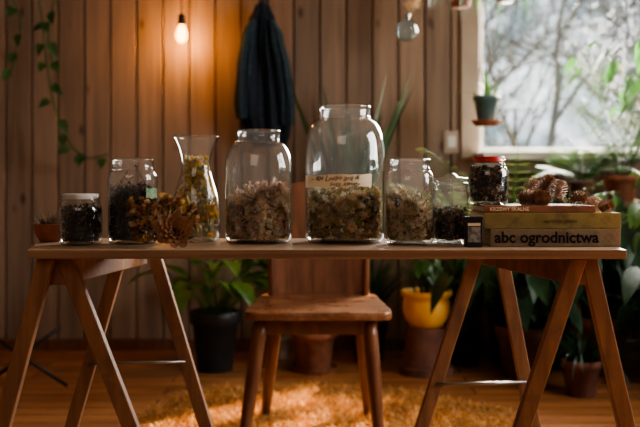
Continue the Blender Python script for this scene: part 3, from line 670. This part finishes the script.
r_=root('hanging_saucer','rust red saucer under the teal hanging pot','saucer',(.792,4.28,1.145))
vs,fs=lathe([(0,.0),(.05,0),(.068,.02),(.070,.029),(.066,.0295),(0,.0295)],32); obj('dish',vs,fs,TERRA,r_)
potted('hanging_basket','dark pink hanging planter with trailing stems',.66,4.25,1.705,.065,.09,TERRA,GREEN,'strap',30,.26,.018,19,(.3,1.2),(1.5,2.8),hang=True)
potted('hanging_basket','pale hanging planter with thin stems near window top',.82,4.0,1.68,.05,.08,WHITEP,GREEN,'strap',44,.50,.014,20,(.6,1.3),(2.6,3.6),hang=True)
gb=root('hanging_glass_ball','round glass ornament hanging on a cord','ornament',(.43,4.45,1.63))
vs,fs=lathe([(0,-.055)]+[(.055*math.sin(math.pi*i/14),-.055*math.cos(math.pi*i/14)) for i in range(1,14)]+[(.012,.055),(.012,.065)],32); obj('ball',vs,fs,glassmat('smoky_glass',(.6,.68,.70),(.2,.25,.27),.04),gb,smooth=True)
vs,fs=lathe([(0,.062),(.016,.062),(.016,.078),(0,.08)],16); obj('cap',vs,fs,METAL,gb); tube('cord',[(0,0,.078),(.0,0,ZC-1.63)],.002,CORD,gb,5)
vs=[];fs=[]; rg=random.Random(3)
for i in range(50): blade(vs,fs,Vector((.03,0,.14))+rdir(rg)*.03,rdir(rg),rdir(rg),.03,.015,'l',.3)
obj('dried_posy',vs,fs,D_TAN,gb)
pv=root('trailing_pothos','pothos vine trailing down the board wall from a shelf pot','plant',(-1.40,4.50,1.9495))
vs,fs=lathe([(0,0),(.07,0),(.10,.16),(.105,.18),(.09,.18),(.085,.15),(0,.15)],32); obj('pot',vs,fs,WHITEP,pv)
def vine(pts,n,s,seed):
    rg=random.Random(seed); P=[Vector(p) for p in pts]; vs=[];fs=[]
    Q=[]
    for i in range(len(P)-1):
        p0=P[max(i-1,0)];p1=P[i];p2=P[i+1];p3=P[min(i+2,len(P)-1)]
        for k in range(6):
            t=k/6; Q.append(.5*((2*p1)+(p2-p0)*t+(2*p0-5*p1+4*p2-p3)*t*t+(3*p1-p0-3*p2+p3)*t**3))
    Q.append(P[-1]); tube_data(Q,[.0042]*len(Q),5,vs,fs)
    for i in range(n):
        q=Q[int((i+.5)/n*(len(Q)-1))]; d=Vector((rg.uniform(-1,1),rg.uniform(-.6,-.1),rg.uniform(-1.2,.2))).normalized(); p=q+d*.025
        tube_data([q,p],[.0015,.0015],4,vs,fs); blade(vs,fs,p,d+Vector((0,0,-.4)),Vector((rg.uniform(-.5,.5),-1,rg.uniform(0,.6))),s*rg.uniform(.7,1.2),s*.75,'heart',.2)
    return vs,fs
def wp(px,py,y): return (( px-320)/900*y+1.40, y-4.50, CAMZ+(180-py)*y/900-1.9495)
for pts,n,sd,sz in (([(.05,-.06,.17),wp(36,-30,4.45),wp(42,20,4.48),wp(46,60,4.5),wp(52,95,4.5),wp(60,122,4.5),wp(72,146,4.52),wp(88,158,4.52),wp(108,154,4.52)],14,1,.064),([(0,-.08,.17),wp(10,-20,4.4),wp(20,20,4.45),wp(16,50,4.45),wp(10,75,4.45)],6,2,.07),([(-.04,-.06,.17),wp(60,-30,4.5),wp(52,10,4.55),wp(48,40,4.55),wp(54,66,4.55)],7,3,.07)):
    vs,fs=vine(pts,n,sz,sd); obj('vine',vs,fs,[GREEN],pv,smooth=True)
sh=root('wall_shelf','high wooden wall shelf holding the pothos pot','shelf',(-1.5,4.57,1.90))
multi('shelf_board',[(-.35,.30,-.16,.139,.02,.049)],SHELFW,sh)
box('bracket',-.25,-.22,-.12,.139,-.02,.02,METAL,sh); box('bracket',.17,.20,-.12,.139,-.02,.02,METAL,sh)

# ------------------------------------------------------------ lamp
LP=(-.70,4.55,1.655)
lp=root('pendant_bulb','bare glowing warm bulb on a cord against board wall','lamp',LP)
vs,fs=lathe([(0,-.070),(.012,-.067),(.022,-.055),(.027,-.038),(.026,-.02),(.019,.0),(.013,.015),(.013,.022)],24); obj('bulb',vs,fs,bulbmat(),lp,smooth=True)
vs,fs=lathe([(0,.018),(.017,.018),(.018,.03),(.018,.062),(.012,.072),(.004,.076),(0,.076)],24); obj('socket',vs,fs,BLACK,lp,smooth=True)
tube('cord',[(0,0,.074),(0,0,ZC-1.655)],.003,BLACK,lp,6)
pl=bpy.data.lights.new('bulb_filament','POINT'); pl.energy=9; pl.color=(1,.50,.16); pl.shadow_soft_size=.012
po=bpy.data.objects.new('bulb_filament',pl); COL.objects.link(po); po.location=(LP[0],LP[1],LP[2]-.036)
# ------------------------------------------------------------ coat
ct=root('hanging_coat','dark blue-teal coat hanging on a wall hook','coat',(-.295,4.60,0))
def cloth(name,secs,mat,seed,nf=7):
    rg=random.Random(seed); vs=[];fs=[];n=96; ph=[rg.uniform(0,6.28) for _ in range(4)]
    S=[]
    for a,b in zip(secs,secs[1:]):
        for k in range(5): t=k/5; t2=t*t*(3-2*t); S.append(tuple(a[i]+(b[i]-a[i])*(t if i==0 else t2) for i in range(4)))
    S.append(secs[-1])
    for q,(z,x,wx,wy) in enumerate(S):
        f=min(1,q/10)
        for i in range(n):
            a=2*math.pi*i/n; m=1+f*(.28*math.sin(nf*a+ph[0]+z*2)+.15*math.sin((nf*2+1)*a+ph[1]-z*5)+.08*math.sin(3*a+z*14+ph[2]))
            vs.append((x+wx*math.cos(a)*(1+(m-1)*.3),wy*math.sin(a)*m*.9,z))
    for k in range(len(S)-1):
        for i in range(n): j=(i+1)%n; fs.append((k*n+i,k*n+j,(k+1)*n+j,(k+1)*n+i))
    fs.append(tuple(range(n))); fs.append(tuple((len(S)-1)*n+i for i in range(n-1,-1,-1)))
    return obj(name,vs,fs,mat,ct,smooth=True)
cloth('coat_body',[(1.80,-.005,.010,.012),(1.775,.0,.040,.03),(1.70,.0,.068,.05),(1.55,.0,.088,.06),(1.40,.01,.116,.065),(1.25,.02,.128,.068),(1.12,.03,.108,.06),(1.06,.04,.08,.05)],COATM,3)
cloth('sleeve',[(1.70,.05,.02,.03),(1.62,.075,.032,.04),(1.45,.108,.036,.04),(1.30,.125,.040,.04),(1.17,.126,.034,.035)],COATM2,5,5).location.y=-.045
cloth('sleeve',[(1.70,-.045,.02,.03),(1.62,-.07,.032,.04),(1.45,-.09,.036,.04),(1.28,-.10,.038,.04),(1.20,-.10,.028,.035)],COATM2,8,5).location.y=-.045
hk=root('coat_hook','black metal coat hook on the board wall','hook',(-.30,YW,1.80))
tube('hook_arm',[(0,-.001,.04),(0,-.05,.035),(0,-.10,.0),(0,-.125,.02),(0,-.13,.045)],.005,BLACK,hk,8); box('hook_plate',-.015,.015,-.008,-.0005,.0,.07,BLACK,hk,.002)
sw=root('light_switch','small pale wall switch on boards','switch',((451-320)/191,YW-.0005,.89+38/191))
box('plate',-.04,.04,-.012,0,-.06,.06,CASING,sw,.004); box('rocker',-.02,.02,-.017,-.012,-.03,.03,WHITE,sw,.002)

# ------------------------------------------------------------ rug (shaggy)
rg=random.Random(11); vs=[];fs=[];mi=[]
seg=60; cx,cy,rx,ry=-.01,3.25,.67,.58
def rugr(a): return 1+.05*math.sin(3*a+1)+.04*math.sin(5*a+2)+.03*math.sin(9*a)
for i in range(seg): a=2*math.pi*i/seg; k=rugr(a); vs.append((cx+rx*k*math.cos(a),cy+ry*k*math.sin(a),.008))
for i in range(seg): a=2*math.pi*i/seg; k=rugr(a)*1.01; vs.append((cx+rx*k*math.cos(a),cy+ry*k*math.sin(a),.001))
fs.append(tuple(range(seg))); mi.append(0)
for i in range(seg): j=(i+1)%seg; fs.append((i,seg+i,seg+j,j)); mi.append(0)
for i in range(24000):
    a=rg.uniform(0,6.28); q=math.sqrt(rg.random()); k=rugr(a)*q; x=cx+rx*k*math.cos(a); y=cy+ry*k*math.sin(a)
    d=Vector((rg.uniform(-1,1)+.6*math.sin(x*20+y*13),rg.uniform(-1,1)+.6*math.sin(y*23),rg.uniform(.4,1.1))).normalized(); h=rg.uniform(.026,.052); s=d.cross(Vector((rg.uniform(-1,1),rg.uniform(-1,1),.2))).normalized()*rg.uniform(.001,.002)
    b=Vector((x,y,.007)); k2=len(vs); m_=b+d*h*.6; t=b+d*h+Vector((d.x,d.y,-.3))*.012
    vs+=[tuple(b-s),tuple(b+s),tuple(m_+s),tuple(t),tuple(m_-s)]; fs+=[(k2,k2+1,k2+2,k2+4),(k2+4,k2+2,k2+3)]; c_=rg.choice([0,1,2]); mi+=[c_,c_]
tag(obj('shaggy_rug',vs,fs,[dry('rug_wool',(.60,.30,.10),.2),dry('rug_wool_light',(.78,.45,.17),.2),dry('rug_wool_dark',(.38,.17,.055),.2)],mi=mi),'shaggy golden orange rug on the wooden floor','rug','stuff')

bw=root('cactus_bowl','little red-brown clay bowl of spiky cacti at table end','plant',(-.612,2.04,TZ))
vs,fs=lathe([(0,0),(.020,0),(.024,.003),(.033,.020),(.0365,.036),(.0365,.041),(.034,.041),(.031,.032),(0,.032)],36); obj('bowl',vs,fs,REDBOWL,bw,smooth=True)
vs=[];fs=[]; rg=random.Random(4)
for i in range(80):
    a=rg.uniform(0,6.28); rr=.02*rg.random(); strap(vs,fs,(rr*math.cos(a),rr*math.sin(a),.031),a,rg.uniform(.6,1.5),rg.uniform(.02,.042),.006,.3,4)
obj('succulent',vs,fs,dry('succulent_brown',(.24,.16,.10)),bw)
bs=root('folded_metal_stand','folded black metal stand on the floor','stand',(-1.18,3.75,0))
for k,(a,b) in enumerate((((-.25,0,.009),(.1,.0,.28)),((.1,.1,.009),(-.28,.1,.26)),((-.25,.0,.009),(-.0,-.25,.009)))): tube('tube_leg',[a,b],.008,BLACK,bs,8)

# ------------------------------------------------------------ lights
def area(name,loc,target,sx,sy,e,c):
    l=bpy.data.lights.new(name,'AREA'); l.shape='RECTANGLE'; l.size=sx; l.size_y=sy; l.energy=e; l.color=c
    o=bpy.data.objects.new(name,l); COL.objects.link(o); o.location=loc; o.rotation_euler=(Vector(target)-Vector(loc)).to_track_quat('-Z','Y').to_euler(); return o
area('side_daylight',(2.6,2.1,1.6),(0,2.2,.85),1.4,1.2,118,(1,.96,.90))
area('back_window_daylight',(1.6,5.2,2.0),(0,2.0,.6),1.4,1.2,430,(1,.96,.9))
area('room_fill',(-.6,-.9,2.0),(0,2.1,.8),1.6,1.0,11,(1,.86,.72))
s=bpy.data.lights.new('sun','SUN'); s.energy=34; s.angle=.012; s.color=(1,.70,.38); so=bpy.data.objects.new('sun',s); COL.objects.link(so)
so.rotation_euler=Vector((-1.2,-1.25,-1.45)).to_track_quat('-Z','Y').to_euler()
wd=bpy.data.worlds.new('sky'); scene.world=wd; wd.use_nodes=True; nt=wd.node_tree; bg=nt.nodes['Background']
tc=nt.nodes.new('ShaderNodeTexCoord'); nz=nt.nodes.new('ShaderNodeTexNoise'); nz.inputs['Scale'].default_value=18; nz.inputs['Detail'].default_value=7
r=nt.nodes.new('ShaderNodeValToRGB'); r.color_ramp.elements[0].position=.40; r.color_ramp.elements[0].color=(.22,.29,.33,1); r.color_ramp.elements[1].position=.62; r.color_ramp.elements[1].color=(.92,.97,1,1)
nt.links.new(tc.outputs['Generated'],nz.inputs['Vector']); nt.links.new(nz.outputs['Fac'],r.inputs[0]); nt.links.new(r.outputs[0],bg.inputs[0]); bg.inputs[1].default_value=2.6
cd=bpy.data.cameras.new('camera'); cam=bpy.data.objects.new('camera',cd); COL.objects.link(cam); cam.location=(0,0,CAMZ); cam.rotation_euler=(math.pi/2,0,0)
cd.sensor_width=36; cd.lens=36*900/640; cd.shift_y=-33.5/640; cd.dof.use_dof=True; cd.dof.focus_distance=1.95; cd.dof.aperture_fstop=3.2; cd.clip_start=.05
scene.camera=cam
try:
    scene.view_settings.view_transform='AgX'; scene.view_settings.look='AgX - Medium High Contrast'
except Exception as e: print(e)
